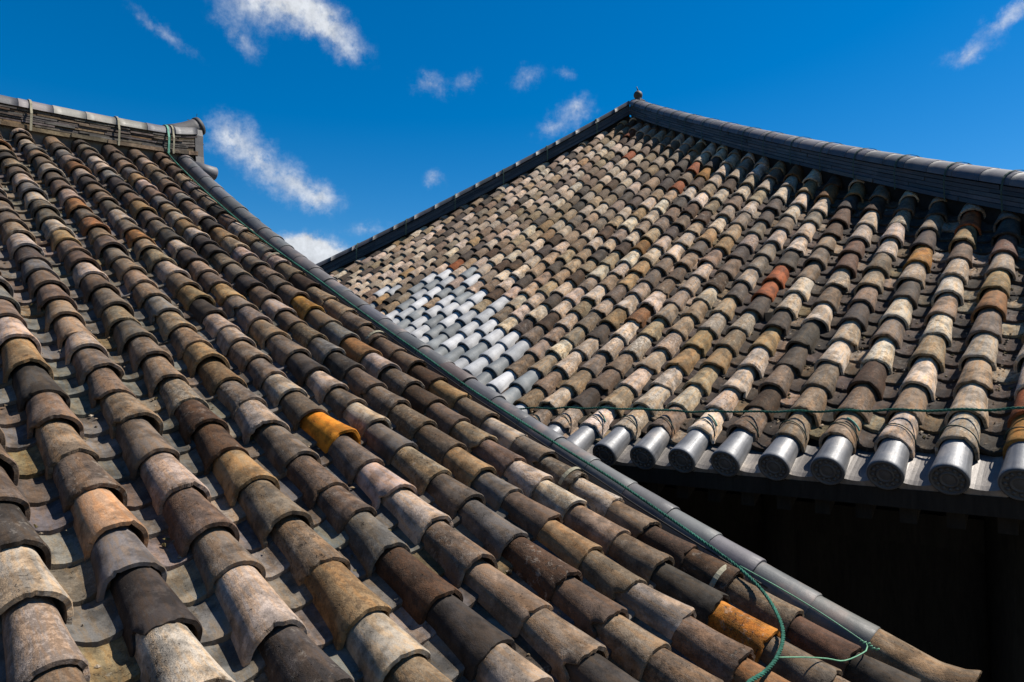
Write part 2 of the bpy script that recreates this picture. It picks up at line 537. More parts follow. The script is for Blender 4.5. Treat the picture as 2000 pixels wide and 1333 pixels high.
def seat(parent, name, recs, mat, mat_s, variants, lo_variants, limit=300, stuff_name=None):
    """recs: dict(m=matrix 4x4, tint, alpha, size, [label], [v]). The largest become objects, the rest one mesh."""
    recs = sorted(recs, key=lambda q: -q['size'])
    mes = [make_me(name, v, mat) for v in variants]
    for n_, q in enumerate(recs[:limit]):
        if q['size'] <= 0: continue
        o = bpy.data.objects.new(name, mes[q.get('v', random.randrange(len(mes)))])
        COL.objects.link(o)
        o.parent = parent
        o.matrix_parent_inverse = BASE[parent.name]
        o.matrix_basis = Matrix(q['m'].tolist())
        o.color = (*q['tint'], q['alpha'])
        if q.get('label'): o['label'] = q['label']
    rest = recs[limit:] + [q for q in recs[:limit] if q['size'] <= 0]
    if rest:
        VV, FF, UU, TT = [], [], [], []
        k = 0
        for q in rest:
            V, F, UV = lo_variants[random.randrange(len(lo_variants))]
            m = q['m']
            VV.append(V @ m[:3, :3].T + m[:3, 3])
            FF += [tuple(a + k for a in f) for f in F]
            UU.append(UV); TT.append(np.tile((*q['tint'], q['alpha']), (len(V), 1)))
            k += len(V)
        o = mesh_obj(stuff_name or name, np.concatenate(VV), FF, mat_s, parent, True, np.concatenate(UU), np.concatenate(TT))
        o['kind'] = 'stuff'


def px_size(m, half=0.1):
    """projected size of a tile in photo pixels, 0 when it is well outside the view"""
    c = m[:3, 3] + 0.5 * m[:3, 1]
    p = proj(c)
    if p is None or not (-60 < p[0] < 2060 and -60 < p[1] < 1420): return 0.0
    if p[2] > 5.5 and c[0] > -3.2:                       # farther roof: skip what the nearer verge hides
        vx = np.interp(p[0], VERGE_PX[0], VERGE_PX[1])
        if VERGE_PX[0][0] < p[0] < VERGE_PX[0][-1] and p[1] > vx + 12 and np.dot(c[:2] - np.array([2.5, 14.8]), RV) > 0 and np.dot(c[:2] - np.array([-4.187, 9.055]), LU) < -0.2:
            return 0.0
    return 1000.0 / p[2]

_v = [proj(surf(0, 0, q)) for q in np.linspace(0, 8.5, 60)]
VERGE_PX = ([q[0] for q in _v], [q[1] for q in _v])

# ------------------------------------------------------------------ tile colours (fired clay, linear)
PAL = {'g': ((.170, .148, .126), .75), 'd': ((.058, .052, .048), .50), 'b': ((.178, .140, .112), .85), 't': ((.265, .216, .160), .9),
       'y': ((.300, .218, .122), .9), 'p': ((.400, .352, .318), .70), 'w': ((.420, .380, .335), 1.0), 'm': ((.165, .163, .165), .50),
       'k': ((.088, .058, .038), 1.0), 'O': ((.620, .255, .024), .20), 'Y': ((.330, .185, .050), .7), 'o': ((.250, .142, .068), .8),
       'a': ((.500, .350, .220), .50), 'r': ((.138, .088, .066), .7), 'L': ((.500, .215, .035), 1.0), 'q': ((.30, .100, .038), .7)}
PAL_R = {'g': ((.225, .198, .170), .9), 'b': ((.220, .176, .140), .95), 't': ((.330, .272, .198), .95), 'p': ((.490, .435, .380), .85), 'w': ((.560, .512, .450), 1.0),
         'd': ((.082, .071, .064), .8), 'y': ((.330, .245, .140), .9)}


def tint(code, jit=0.15):
    c, a = PAL[code]
    f = 1 + random.uniform(-jit, jit)
    return tuple(max(0.004, q * f * (1 + random.uniform(-0.04, 0.04))) for q in c), min(1, max(0, a + random.uniform(-0.45, 0.15)))

# ================================================================== ground
gv = [(-150, -150, 0), (150, -150, 0), (150, 150, 0), (-150, 150, 0)]
go = mesh_obj('ground', gv, [(0, 1, 2, 3)], M['gravel'])
go['kind'] = 'structure'

# ================================================================== left hall
LB = thing('temple_hall', 'nearer tiled temple hall on the left with gable-end ridge and grey verge tiles', 'building', (-3.0, 3.5, 0.0))


def deck(roof, irange, sfun, n_i, n_s, off):
    V, F = [], []
    for a, i in enumerate(np.linspace(*irange, n_i)):
        s0, s1 = sfun(i)
        for b, s in enumerate(np.linspace(s0, s1, n_s)):
            C, T, U, N = frame(roof, i, s)
            V.append(C - off * N)
    for a in range(n_i - 1):
        for b in range(n_s - 1):
            k = a * n_s + b
            F.append((k, k + 1, k + n_s + 1, k + n_s))
    return V, F

V, F = deck(0, (-0.35, 14.5), lambda i: (-0.32, S_EAVE_L - 0.05), 40, 40, 0.205)
n0 = len(V)
# the far slope behind the ridge
for i in np.linspace(-0.35, 14.5, 12):
    for d in np.linspace(0, 6.0, 8):
        q = surf(0, i, -0.32); s_ = surf(0, i, d)
        z = s_[2] - surf(0, i, 0)[2] + q[2] - 0.23
        V.append((q[0] - LV[0] * d, q[1] - LV[1] * d, z))
for a in range(11):
    for b in range(7):
        k = n0 + a * 8 + b
        F.append((k, k + 8, k + 9, k + 1))
LROOF = mesh_obj('roof', V, F, M['deck'], LB, True)

LIPS_L = {
 1: [0.12, 2.158, 2.422, 2.673, 2.935, 3.207, 3.478, 3.761, 4.036, 4.295, 4.549, 4.778, 5.014, 5.236, 5.468, 5.729, 5.997, 6.256, 6.489, 6.737, 6.98, 7.22, 7.443, 7.679, 7.968, 8.22],
 2: [2.445, 2.702, 2.95, 3.167, 3.387, 3.616, 3.821, 4.046, 4.315, 4.56, 4.823, 5.089, 5.332, 5.566, 5.806, 6.051, 6.273, 6.515, 6.722, 6.96, 7.233, 7.474, 7.762, 7.994],
 3: [2.139, 2.354, 2.587, 2.794, 2.995, 3.213, 3.458, 3.703, 3.94, 4.17, 4.388, 4.605, 4.865, 5.093, 5.33, 5.584, 5.822, 6.076, 6.332, 6.582, 6.784, 7.027, 7.287, 7.53, 7.76, 8.018],
 4: [2.76, 3.002, 3.239, 3.482, 3.711, 3.941, 4.182, 4.383, 4.611, 4.87, 5.129, 5.388, 5.613, 5.794, 6.019, 6.281, 6.562, 6.791, 7.101, 7.397, 7.632, 7.836],
 5: [3.607, 3.844, 4.082, 4.311, 4.538, 4.767, 4.981, 5.21, 5.431, 5.643, 5.886, 6.14, 6.403, 6.651, 6.908, 7.193, 7.494, 7.743],
 6: [2.522, 2.745, 2.97, 3.192, 3.411, 3.629, 3.849, 4.085, 4.569, 4.808, 5.043, 5.266, 5.503, 5.74, 5.997, 6.285, 6.55, 6.757, 7.007, 7.311, 7.579, 7.76],
 7: [2.673, 2.914, 3.15, 3.381, 3.595, 3.808, 4.031, 4.269, 4.521, 4.745, 4.98, 5.225, 5.482, 5.719, 5.958, 6.192, 6.454, 6.732, 7.003, 7.293, 7.502],
 8: [2.876, 3.107, 3.347, 3.593, 3.82, 4.043, 4.268, 4.49, 4.703, 4.927, 5.126, 5.358, 5.624, 5.868, 6.172, 6.449, 6.719, 6.932, 7.249, 7.511],
 9: [4.77, 5.041, 5.324, 5.595, 5.854, 6.117, 6.376, 6.628, 6.836, 7.109, 7.38],
 10: [6.643, 6.901, 7.167]}
CODE_L = {1: 'bbptmptkttbbbbkybpggptkktr', 2: 'dytpgbgbYbmopgkbtbpwtbdL', 3: 'tpypddbgdbpbtmdbgtbymbytpb', 4: 'gdpdtgygptgdpgpmtgmkbt', 5: 'tpbydpptgpgOgpwbtt',
          6: 'ogotggttmttyygwgbbmkdp', 7: 'ggpybbpbgtggtwkkygtyp', 8: 'ggtpdmbbttpgbtgpbgwd', 9: 'bpydbtbamdw', 10: 'dpp'}
MIX_L = 'ggggbbbbbttttppppddmmyowk'
LAB = {'O': 'bright orange tile', 'L': 'orange tile blotched with dark lichen', 'Y': 'amber brown tile'}


def fill_row(lips, codes, s_lo, s_hi, step, mixs):
    out = []
    if lips:
        s = lips[0]
        up = []
        while s - step > s_lo:
            s -= step * random.uniform(0.9, 1.1); up.append((s, random.choice(mixs)))
        out += up[::-1]
        prev = None
        for q, c in zip(lips, codes):
            if prev is not None and q - prev > 0.38:
                n_ = round((q - prev) / step)
                for j in range(1, n_): out.append((prev + (q - prev) * j / n_, random.choice(mixs)))
            out.append((q, c)); prev = q
        s = lips[-1]
    else:
        s = s_lo + random.uniform(0, step)
        out.append((s, random.choice(mixs)))
    while s + step * 0.7 < s_hi:
        s = min(s + step * random.uniform(0.9, 1.1), s_hi); out.append((s, random.choice(mixs)))
    return out


def tile_rec(roof, i, s_prev, s_lip, code, lap=0.062, jit=1.0, r=R_LIP):
    C1, T1, U1, N1 = frame(roof, i, s_lip)
    C0, T0, U0, N0 = frame(roof, i, s_prev)
    lip = C1 - r * N1 + U1 * random.gauss(0, 0.0065) * jit + N1 * random.gauss(0, 0.003) * jit
    up = C0 - r * N0
    d = unit(lip - up)
    top = up - d * lap
    N = unit(N1 + U1 * random.gauss(0, 0.07) * jit)
    m = tile_matrix(top + U1 * random.gauss(0, 0.004) * jit, lip, N, 1 + random.gauss(-0.01, 0.035) * jit)
    tc_, al = tint(code)
    return dict(m=m, tint=tc_, alpha=al, size=px_size(m), label=LAB.get(code))

recs = []
rows_L = {}
for i in range(1, 15):
    row = fill_row(LIPS_L.get(i, []), CODE_L.get(i, ''), 0.0, S_EAVE_L, 0.243, MIX_L)
    rows_L[i] = row
    prev = -0.30
    for s, c in row:
        recs.append(tile_rec(0, i, prev, s, c))
        prev = s
VAR_HI = [cover_variant(k) for k in range(32)]
VAR_LO = [cover_variant(100 + k, 9, 2) for k in range(8)]
seat(LROOF, 'cover_tile', recs, M['clay'], M['clay_s'], VAR_HI, VAR_LO, stuff_name='cover_tile_mass')


def pan_recs(roof, i, s0, s1, step, cols, depth):
    out = []
    s = s0 + random.uniform(0, step)
    while s < s1:
        lip_s = s; top_s = s - step * 1.32
        C1, T1, U1, N1 = frame(roof, i, lip_s); C0, T0, U0, N0 = frame(roof, i, top_s)
        lip = C1 - (depth - 0.012) * N1 + U1 * random.gauss(0, 0.004)
        top = C0 - (depth + 0.018) * N0
        m = tile_matrix(top, lip, unit(N1 + U1 * random.gauss(0, 0.03)))
        c, a = random.choice(cols)
        f = random.uniform(0.8, 1.25)
        out.append(dict(m=m, tint=tuple(q * f * random.uniform(0.94, 1.06) for q in c), alpha=a, size=px_size(m)))
        s += step * random.uniform(0.92, 1.08)
    return out

PANL = [((.132, .136, .138), .3)] * 6 + [((.165, .158, .148), .5)] * 3 + [((.20, .165, .10), .8), ((.115, .10, .088), .6), ((.19, .172, .155), .6)]
recs = []
for i in range(0, 15):
    recs += pan_recs(0, i + 0.5, 0.05, S_EAVE_L, 0.184, PANL, 0.146)
PAN_V = [pan_variant(k) for k in range(8)]
PAN_LO = [pan_variant(50 + k, 6) for k in range(4)]
seat(LROOF, 'pan_tile', recs, M['clay'], M['clay_s'], PAN_V, PAN_LO, stuff_name='pan_tile_mass')

# verge row: smooth newer grey tiles, butted with hardly any step
lips0 = [0.0, 0.33, 0.66, 0.98, 1.30, 1.62, 1.93, 2.221, 2.46, 2.696, 2.98, 3.272, 3.54, 3.801, 4.10, 4.399, 4.66, 4.931, 5.20, 5.468, 5.75, 6.039, 6.32, 6.598, 6.878, 7.152, 7.412, 7.657, 7.935, 8.2]
VERGE_V = [make_me('verge_tile', cover_variant(300 + k, 18, 4, r0=0.093, r1=0.104, th=0.014, chip=0.4, wob=0.5, skirt=0.09), M['verge']) for k in range(5)]
prev = -0.32
for k, s in enumerate(lips0):
    q = tile_rec(0, 0, prev, s, 'm', lap=0.02, jit=0.6)
    o = bpy.data.objects.new('verge_tile', VERGE_V[k % 5]); COL.objects.link(o)
    o.parent = LROOF; o.matrix_parent_inverse = BASE[LROOF.name]; o.matrix_basis = Matrix(q['m'].tolist())
    f = random.uniform(0.8, 1.25)
    base = random.choice([(.145, .147, .152), (.155, .155, .158), (.125, .128, .135), (.165, .155, .145)])
    if 5.3 < s < 5.5: base = (.185, .145, .125)
    paint(o, tuple(b * 0.74 * f * random.uniform(.95, 1.05) for b in base), random.uniform(0.3, 1.0))
    prev = s
# last verge tile: long, sandy, its mouth bent up
V, Fq, UVq = cover_variant(333, 18, 8, r0=0.096, r1=0.108, th=0.016, chip=0.6, wob=0.4, skirt=0.07)
V[:, 2] += 0.055 * np.clip((V[:, 1] - 0.62) / 0.38, 0, 1.1) ** 2
q = tile_rec(0, 0, 8.2, 8.57, 't', lap=0.02, jit=0.1)
o = bpy.data.objects.new('verge_tile', make_me('verge_tile', (V, Fq, UVq), M['clay'])); COL.objects.link(o)
o.parent = LROOF; o.matrix_parent_inverse = BASE[LROOF.name]; o.matrix_basis = Matrix(q['m'].tolist())
paint(o, (.27, .215, .155), .6); o['label'] = 'sandy end tile with upturned mouth'

# ------------------------------------------------------------------ ridges built course by course

def sweep_piece(pts, sides, ups, profile, close=True):
    """loft a closed cross-section (side, up) along pts"""
    V, F = [], []
    n_ = len(profile)
    for p, sd, u_ in zip(pts, sides, ups):
        for (x, z) in profile: V.append(p + sd * x + u_ * z)
    for k in range(len(pts) - 1):
        for a in range(n_):
            b = (a + 1) % n_
            F.append((k * n_ + a, k * n_ + b, (k + 1) * n_ + b, (k + 1) * n_ + a))
    if close:
        F.append(tuple(range(n_))[::-1]); F.append(tuple((len(pts) - 1) * n_ + a for a in range(n_)))
    return V, F


def ridge(parent, name, path, length, courses, cap, tints, mats, n_cap_seg=9, low=0.15, jit=1.0, core_mat='mortar'):
    """path(t) -> (point at the foot of the ridge, side vector, up vector). courses: list of (height, half width, piece length, tint list, name)"""
    z = 0.0
    core = []
    tot = sum(c[0] for c in courses)
    ts = np.linspace(0, length, max(4, int(length / 0.25)))
    fr = [path(t) for t in ts]
    hw = min(c[1] for c in courses) - 0.03
    V, F = sweep_piece([f[0] for f in fr], [f[1] for f in fr], [f[2] for f in fr], [(-hw, -low), (hw, -low), (hw, tot + 0.02), (-hw, tot + 0.02)])
    ro = mesh_obj(name, V, F, M[core_mat], parent)
    for (h, half, pl, cols, pn) in courses:
        t = -random.uniform(0, pl * 0.6)
        while t < length:
            ln = pl * random.uniform(0.75, 1.25)
            t0, t1 = max(t, 0.0), min(t + ln, length)
            if t1 - t0 > 0.02:
                jx = random.gauss(0, 0.005) * jit; jz = random.gauss(0, 0.0025) * jit; ex = random.uniform(-0.006, 0.006)
                droop = 0.012
                g0, g1 = 0.001, 0.001
                ps = [path(t0 + g0), path((t0 + t1) / 2), path(t1 - g1)]
                hh = half + ex
                prof = [(-hh, -droop), (-hh + 0.07, 0.0), (hh - 0.07, 0.0), (hh, -droop), (hh - 0.004, h - 0.006 - droop), (hh - 0.07, h - 0.004), (-hh + 0.07, h - 0.004), (-hh + 0.004, h - 0.006 - droop)]
                prof = [(x + jx, q + z + jz) for x, q in prof]
                V, F = sweep_piece([p[0] for p in ps], [p[1] for p in ps], [p[2] for p in ps], prof)
                o = mesh_obj(pn, V, F, mats[0], ro)
                c, a = random.choice(cols); f = random.uniform(0.75, 1.3)
                paint(o, tuple(x * f * random.uniform(.94, 1.06) for x in c), a)
            t += ln
        z += h
    ch, chw, cpl, ccols = cap
    t = -random.uniform(0, cpl * 0.5)
    th = np.linspace(0, math.pi, n_cap_seg + 1)
    while t < length:
        t0, t1 = max(t, 0), min(t + cpl, length)
        if t1 - t0 > 0.05:
            V, F = [], []
            nn = 5
            n_ = n_cap_seg + 1
            for e, tt in enumerate(np.linspace(t0 + 0.002, t1 + 0.012, nn)):
                p, sd, u_ = path(min(tt, length))
                gr = 1.0 + 0.035 * (e / (nn - 1)) if True else 1
                for a in th:
                    V.append(p + sd * (chw * gr * math.cos(a)) + u_ * (z + ch * gr * math.sin(a) - 0.004))
            for e in range(nn - 1):
                for a in range(n_ - 1):
                    F.append((e * n_ + a, e * n_ + a + 1, (e + 1) * n_ + a + 1, (e + 1) * n_ + a))
            # end faces with thickness
            for e, flip in ((0, True), (nn - 1, False)):
                f_ = tuple(e * n_ + a for a in range(n_))
                F.append(f_ if flip else f_[::-1])
            o = mesh_obj('cap_tile', V, F, mats[1], ro, True)
            for pl_ in o.data.polygons:
                if len(pl_.vertices) > 4: pl_.use_smooth = False
            uvl = np.zeros((len(V), 2)); uvl[:, 0] = np.tile(np.linspace(0, 1, n_), nn); uvl[:, 1] = np.repeat(np.linspace(0, 1, nn), n_)
            put_uv(o.data, uvl)
            c, a = random.choice(ccols); f = random.uniform(0.8, 1.22)
            paint(o, tuple(x * f * random.uniform(.95, 1.05) for x in c), a)
        t += cpl
    return ro, z


def ridge_strap(ro, path, t, z, half, ch, chw, mat, width=0.03, side=1, name='strap', both=False, ext=0.0):
    """a band lying over cap and courses on one or both sides"""
    prof = [(half + 0.012, -0.03 - ext), (half + 0.010, 0.02)]
    prof += [(half + 0.012, z * k) for k in (0.35, 0.7)]
    prof += [((chw * 1.035 + 0.006) * math.cos(a), z + (ch * 1.035 + 0.003) * math.sin(a)) for a in np.linspace(0.06, math.pi - 0.06, 11)]
    if both: prof += [(-x, q) for x, q in [(half + 0.012, z * .7), (half + 0.012, z * .35), (half + 0.01, 0.02)]]
    V, F = [], []
    for e in (-0.5, 0.5):
        p, sd, u_ = path(t + e * width)
        for (x, q) in prof: V.append(p + sd * x * side + u_ * q)
        for (x, q) in prof: V.append(p + sd * (x * side * 1.012) + u_ * (q + 0.005))
    n_ = len(prof)
    for a in range(n_ - 1):
        F += [(a, a + 1, 2 * n_ + a + 1, 2 * n_ + a), (n_ + a, 3 * n_ + a, 3 * n_ + a + 1, n_ + a + 1),
              (a, n_ + a, n_ + a + 1, a + 1), (2 * n_ + a, 2 * n_ + a + 1, 3 * n_ + a + 1, 3 * n_ + a)]
    return mesh_obj(name, V, F, mat, ro)

# left main ridge
L_END = -0.50
def path_L(t):
    """t metres from the gable end towards the left"""
    i = L_END + t / A_ROW
    f = surf(0, i, -0.06)
    c = np.array([f[0] - LV[0] * 0.19, f[1] - LV[1] * 0.19, f[2] + 0.012])
    lift = max(0, 1 - t / 0.5) ** 2
    return c + np.array([0, 0, lift * 0.015]), np.array([LV[0], LV[1], 0.0]), np.array([0, 0, 1.0 + lift * 0.16])

DK = [((.105, .100, .100), .3), ((.085, .082, .085), .25), ((.14, .12, .10), .5), ((.11, .105, .105), .3), ((.17, .135, .09), .6)]
TANC = [((.25, .205, .14), .6), ((.22, .19, .14), .6), ((.20, .175, .14), .5)]
courses = [(0.052, 0.20, 0.33, TANC, 'base_tile')] + [(0.0275, 0.172 - 0.003 * k, 0.29, DK, 'ridge_slab') for k in range(7)]
LR, zL = ridge(LB, 'main_ridge', path_L, 4.6, courses, (0.130, 0.165, 0.34, [((.20, .195, .19), .35), ((.17, .17, .175), .3), ((.26, .235, .20), .5), ((.14, .14, .15), .3)]), None, (M['clay'], M['verge']))
for t, mt, wd in ((1.86, 'strap', .024), (0.955, 'strap', .022), (0.375, 'gstrap', .024), (0.315, 'strap', .020)):
    ridge_strap(LR, path_L, t, zL, 0.20, 0.130, 0.165, M[mt], wd)
# gable-end ornament: thick plate with a rounded head, raised roundel and a round-ended roll on top
p0, sd, up = path_L(0.0)
out = np.array([-LU[0], -LU[1], 0.0]); upz = np.array([0, 0, 1.0])
outline = [(-0.24, -0.20), (-0.19, -0.02), (-0.165, 0.14), (-0.15, 0.27), (-0.11, 0.36), (-0.05, 0.405), (0.05, 0.405), (0.11, 0.36), (0.15, 0.27), (0.165, 0.14), (0.19, -0.02), (0.24, -0.20), (0.13, -0.17), (0.0, -0.10), (-0.13, -0.17)]
mb = MB()
n_ = len(outline)
vs = [p0 + sd * x + upz * z + out * d for d in (-0.03, 0.075) for (x, z) in outline]
mb.add(vs, [tuple(range(n_)), tuple(range(n_, 2 * n_))[::-1]] + [(a, n_ + a, n_ + (a + 1) % n_, (a + 1) % n_) for a in range(n_)])
OG = mb.build('end_plate', M['hip'], LR); paint(OG, (.030, .029, .033), .3)
mb = MB()
c0 = p0 + upz * 0.17 + out * 0.075
mb.tube([c0, c0 + out * 0.02, c0 + out * 0.035, c0 + out * 0.045], [0.10, 0.10, 0.075, 0.03], 20)
for a in range(10):
    ang = a * math.pi / 5
    k0 = c0 + sd * 0.13 * math.cos(ang) + upz * 0.13 * math.sin(ang)
    mb.tube([k0, k0 + out * 0.012, k0 + out * 0.018], [0.016, 0.014, 0.004], 8)
o = mb.build('roundel', M['hip'], OG, True); paint(o, (.075, .072, .078), .3)
mb = MB()
c1 = p0 + upz * (zL * 1.16 + 0.045)
mb.tube([c1 - out * 0.36 - upz * 0.075, c1 - out * 0.22 - upz * 0.035, c1 - out * 0.10 + upz * 0.015, c1 + upz * 0.07, c1 + out * 0.085 + upz * 0.125], [0.095, 0.105, 0.110, 0.112, 0.116], 20)
o = mb.build('ridge_roll', M['hip'], LR, True); paint(o, (.11, .105, .105), .3)
mb = MB()
dirr = unit(out * 0.085 + upz * 0.055)
e0 = c1 + out * 0.085 + upz * 0.125
mb.tube([e0, e0 + dirr * 0.014], [0.095, 0.07], 20)
mb.tube([e0 - dirr * .05, e0 - dirr * 0.03, e0 + dirr * .004], [0.120, 0.124, 0.120], 20)
o = mb.build('roll_end', M['hip'], LR, True); paint(o, (.04, .039, .042), .3)
mb = MB()
a0 = e0 - dirr * 0.10 + upz * 0.10
mb.tube([a0 - out * .08, a0, a0 + out * 0.03 + upz * 0.03, a0 + out * 0.045 + upz * 0.11], 0.004, 5)
mb.build('wire_loop', M['dstrap'], LR)
# short round tile below the plate, pointing out over the verge
mb = MB()
C, T, U, N = frame(0, -0.35, 0.10)
st_ = C - N * 0.11
dv = unit(out + np.array([0, 0, -0.10]))
mb.tube([st_ - dv * 0.05, st_ + dv * 0.22, st_ + dv * 0.235], [0.085, 0.09, 0.075], 18)
o = mb.build('verge_stub_tile', M['verge'], LROOF, True); paint(o, (.17, .17, .18), .3)

# gable boards and body under the left roof
mb = MB()
ss_ = np.linspace(-0.3, S_EAVE_L - 0.2, 24)
top, bot = [], []
for s in ss_:
    C, T, U, N = frame(0, -0.32, s)
    top.append(C - N * 0.17); bot.append(C - N * 0.17 - np.array([0, 0, 0.30]))
V = []
for a, b in zip(top, bot):
    for q in (a, b): V += [q, q + np.array([LU[0], LU[1], 0]) * 0.07]
F = []
for k in range(len(ss_) - 1):
    b = k * 4
    F += [(b, b + 4, b + 6, b + 2), (b + 1, b + 3, b + 7, b + 5), (b, b + 1, b + 5, b + 4), (b + 2, b + 6, b + 7, b + 3)]
mesh_obj('bargeboard', V, F, M['wood'], LB)
def wall_L(i, s, z): q = surf(0, i, s); return np.array([q[0], q[1], z])
V, F = [], []
for s in np.linspace(-3.0, 6.9, 14):
    zt = surf(0, 2.4, abs(s))[2] - 0.45
    V += [wall_L(2.4, s, 0.0), wall_L(2.4, s, zt)]
for k in range(13): F.append((2 * k, 2 * k + 2, 2 * k + 3, 2 * k + 1))
b = len(V)
zt = surf(0, 2.4, 6.9)[2] - 0.45
V += [wall_L(2.4, 6.9, 0), wall_L(30, 6.9, 0), wall_L(30, 6.9, zt), wall_L(2.4, 6.9, zt)]
F.append((b, b + 1, b + 2, b + 3))
mesh_obj('wall', V, F, M['wood'], LB)

# ================================================================== right hall
RB = thing('hipped_temple_hall', 'farther temple hall with hipped tiled roof rising to an apex on the right', 'building', (3.5, 11.0, 0.0))
V, F = deck(1, (-11.0, 52.0), lambda i: (s_top(i), max(S_EAVE_R - 0.05, s_top(i) + 0.01)), 127, 26, 0.205)
# the two side slopes beyond the hips
def side_slope(sign, h):
    b0 = len(V)
    vv = np.linspace(-9.0, 8.5, 24)
    dmax = 8.55 / h
    nd = 14
    for s in vv:
        d0 = max(0.0, s / h)
        for d in np.linspace(d0, dmax, nd):
            sp = min(d * h, 8.6)
            p = surf(1, IA, 0.0)
            z = surf(1, IA, sp)[2] - 0.24
            q = p[:2] + RV * s + sign * RU * d
            V.append((q[0], q[1], z))
    for a in range(len(vv) - 1):
        for b in range(nd - 1):
            k = b0 + a * nd + b
            F.append((k, k + nd, k + nd + 1, k + 1))
side_slope(-1, HR); side_slope(1, HL)
RROOF = mesh_obj('roof', V, F, M['deck'], RB, True)

LIPS_R = {
 1: [5.594, 5.858, 6.132, 6.402, 6.67, 6.941, 7.236, 7.522, 7.814, 8.11, 8.377], 2: [5.373, 5.628, 5.881, 6.153, 6.416, 6.681, 6.953, 7.233, 7.524, 7.828, 8.116, 8.387],
 3: [5.084, 5.336, 5.604, 5.88, 6.157, 6.432, 6.699, 6.978, 7.251, 7.537, 7.826, 8.119, 8.375], 4: [4.897, 5.142, 5.403, 5.67, 5.934, 6.199, 6.46, 6.713, 6.986, 7.259, 7.536, 7.837, 8.136, 8.395],
 6: [6.215, 6.477, 6.752, 7.02, 7.291, 7.575, 7.854, 8.106, 8.367], 7: [6.206, 6.466, 6.727, 7.0, 7.273, 7.542, 7.81, 8.079, 8.353], 8: [5.937, 6.191, 6.45, 6.712, 6.986, 7.264, 7.543, 7.816, 8.092, 8.364],
 9: [5.943, 6.211, 6.46, 6.72, 6.989, 7.268, 7.542, 7.822, 8.10, 8.37], 10: [5.688, 5.951, 6.211, 6.474, 6.732, 7.011, 7.304, 7.56, 7.83, 8.10, 8.37], 11: [5.684, 5.942, 6.204, 6.472, 6.742, 7.01, 7.28, 7.55, 7.83, 8.10, 8.37]}
GEN_R = [8.37, 8.10, 7.825, 7.545, 7.268, 6.993]
MIX_R = 'ppppppwwwwwwgggttttbbbdddyk'
ODD = [(23, .837, 'q'), (21, 1.926, 'q'), (15, 3.434, 'q'), (14, 3.20, 'Y'), (14, 3.5, 'k'), (14, 5.125, 'Y'), (26, 4.743, 'q'), (2, 5.5, 'q'), (1, 6.04, 'r'), (3, 6.05, 'Y'), (5, 5.81, 'r'), (5, 6.08, 'r'),
       (7, 6.10, 'q'), (7, 6.324, 'q'), (7, 6.6, 'd'), (7, 7.451, 'y'), (0, 7.964, 'q'), (0, 8.253, 'Y'), (7, 4.585, 'o'), (6, 4.588, 'y'), (9, 3.819, 'o'), (11, 6.69, 'o'), (1, 6.85, 'o'), (8, 7.4, 'y'), (15, 3.03, 'q'), (6, 7.1, 'y')]
MI, MS = [12, 12.5, 14.6, 16.9, 18.2, 22.3, 25.6, 28.8, 32, 34], [8.05, 7.9, 7.28, 6.5, 6.3, 5.4, 4.85, 5.1, 5.2, 5.4]
recs, mets = [], []
rows_R = {}
for i in range(-5, 47):
    st0 = s_top(i)
    if st0 > 8.2: continue
    lips = LIPS_R.get(i)
    if lips is None:
        lips = [q + random.gauss(0, 0.018) for q in GEN_R]
        s = lips[-1]
        while s > st0 - 0.05:
            s -= 0.262 * random.uniform(0.93, 1.07); lips.append(s)
        lips = lips[::-1]
    else:
        lips = list(lips); s = lips[0]; up = []
        while s > st0 - 0.05:
            s -= 0.258 * random.uniform(0.93, 1.07); up.append(s)
        lips = up[::-1] + lips
    lips = [s for s in lips if s > st0 + 0.04]
    rows_R[i] = lips
    prev = st0 - 0.2
    for s in lips:
        mid = surf(1, i, s)
        p = proj(mid)
        code = random.choice(MIX_R)
        for (oi, os, oc) in ODD:
            if oi == i and prev < os <= s: code = oc
        metal = False
        if 12 <= i <= 33:
            lim = float(np.interp(i, MI, MS))
            pr = 0.96 if i < 27 else 0.42
            if s > lim + 0.05 and random.random() < pr * (1.0 if s > lim + 0.4 else 0.75): metal = True
        q = tile_rec(1, i, prev, s, code, jit=0.9)
        if code in PAL_R:
            f = random.uniform(0.88, 1.3)
            q['tint'] = tuple(x * f * random.uniform(0.96, 1.04) for x in PAL_R[code][0]); q['alpha'] = PAL_R[code][1] - random.uniform(0, 0.3)
        if metal:
            b = random.choice([(.60, .60, .60)] * 3 + [(.42, .43, .44)] + [(.22, .24, .245)] * 2)
            f = random.uniform(0.85, 1.15)
            q['tint'] = tuple(x * f for x in b); q['alpha'] = random.choice([0.05, 0.2, 0.6])
            mets.append(q)
        else:
            recs.append(q)
        prev = s
seat(RROOF, 'cover_tile', recs, M['clay'], M['clay_s'], VAR_HI, VAR_LO, stuff_name='cover_tile_mass')
SM_V = [cover_variant(500 + k, 14, 4, chip=0.2, wob=0.3) for k in range(5)]
seat(RROOF, 'new_cover_tile', mets, M['pale'], M['pale_s'], SM_V, SM_V[:2])
PANR = [((.076, .063, .057), .6)] * 5 + [((.105, .088, .077), .8)] * 3 + [((.054, .047, .044), .5)] * 3 + [((.34, .29, .24), 1.0)] * 2 + [((.20, .16, .10), .9)]
recs = []
for i in range(-6, 46):
    st0 = max(s_top(i), s_top(i + 1))
    if st0 > 8.2: continue
    recs += pan_recs(1, i + 0.5, st0, 8.42, 0.170, PANR, 0.146)
seat(RROOF, 'pan_tile', recs, M['clay'], M['clay_s'], PAN_V, PAN_LO, stuff_name='pan_tile_mass')

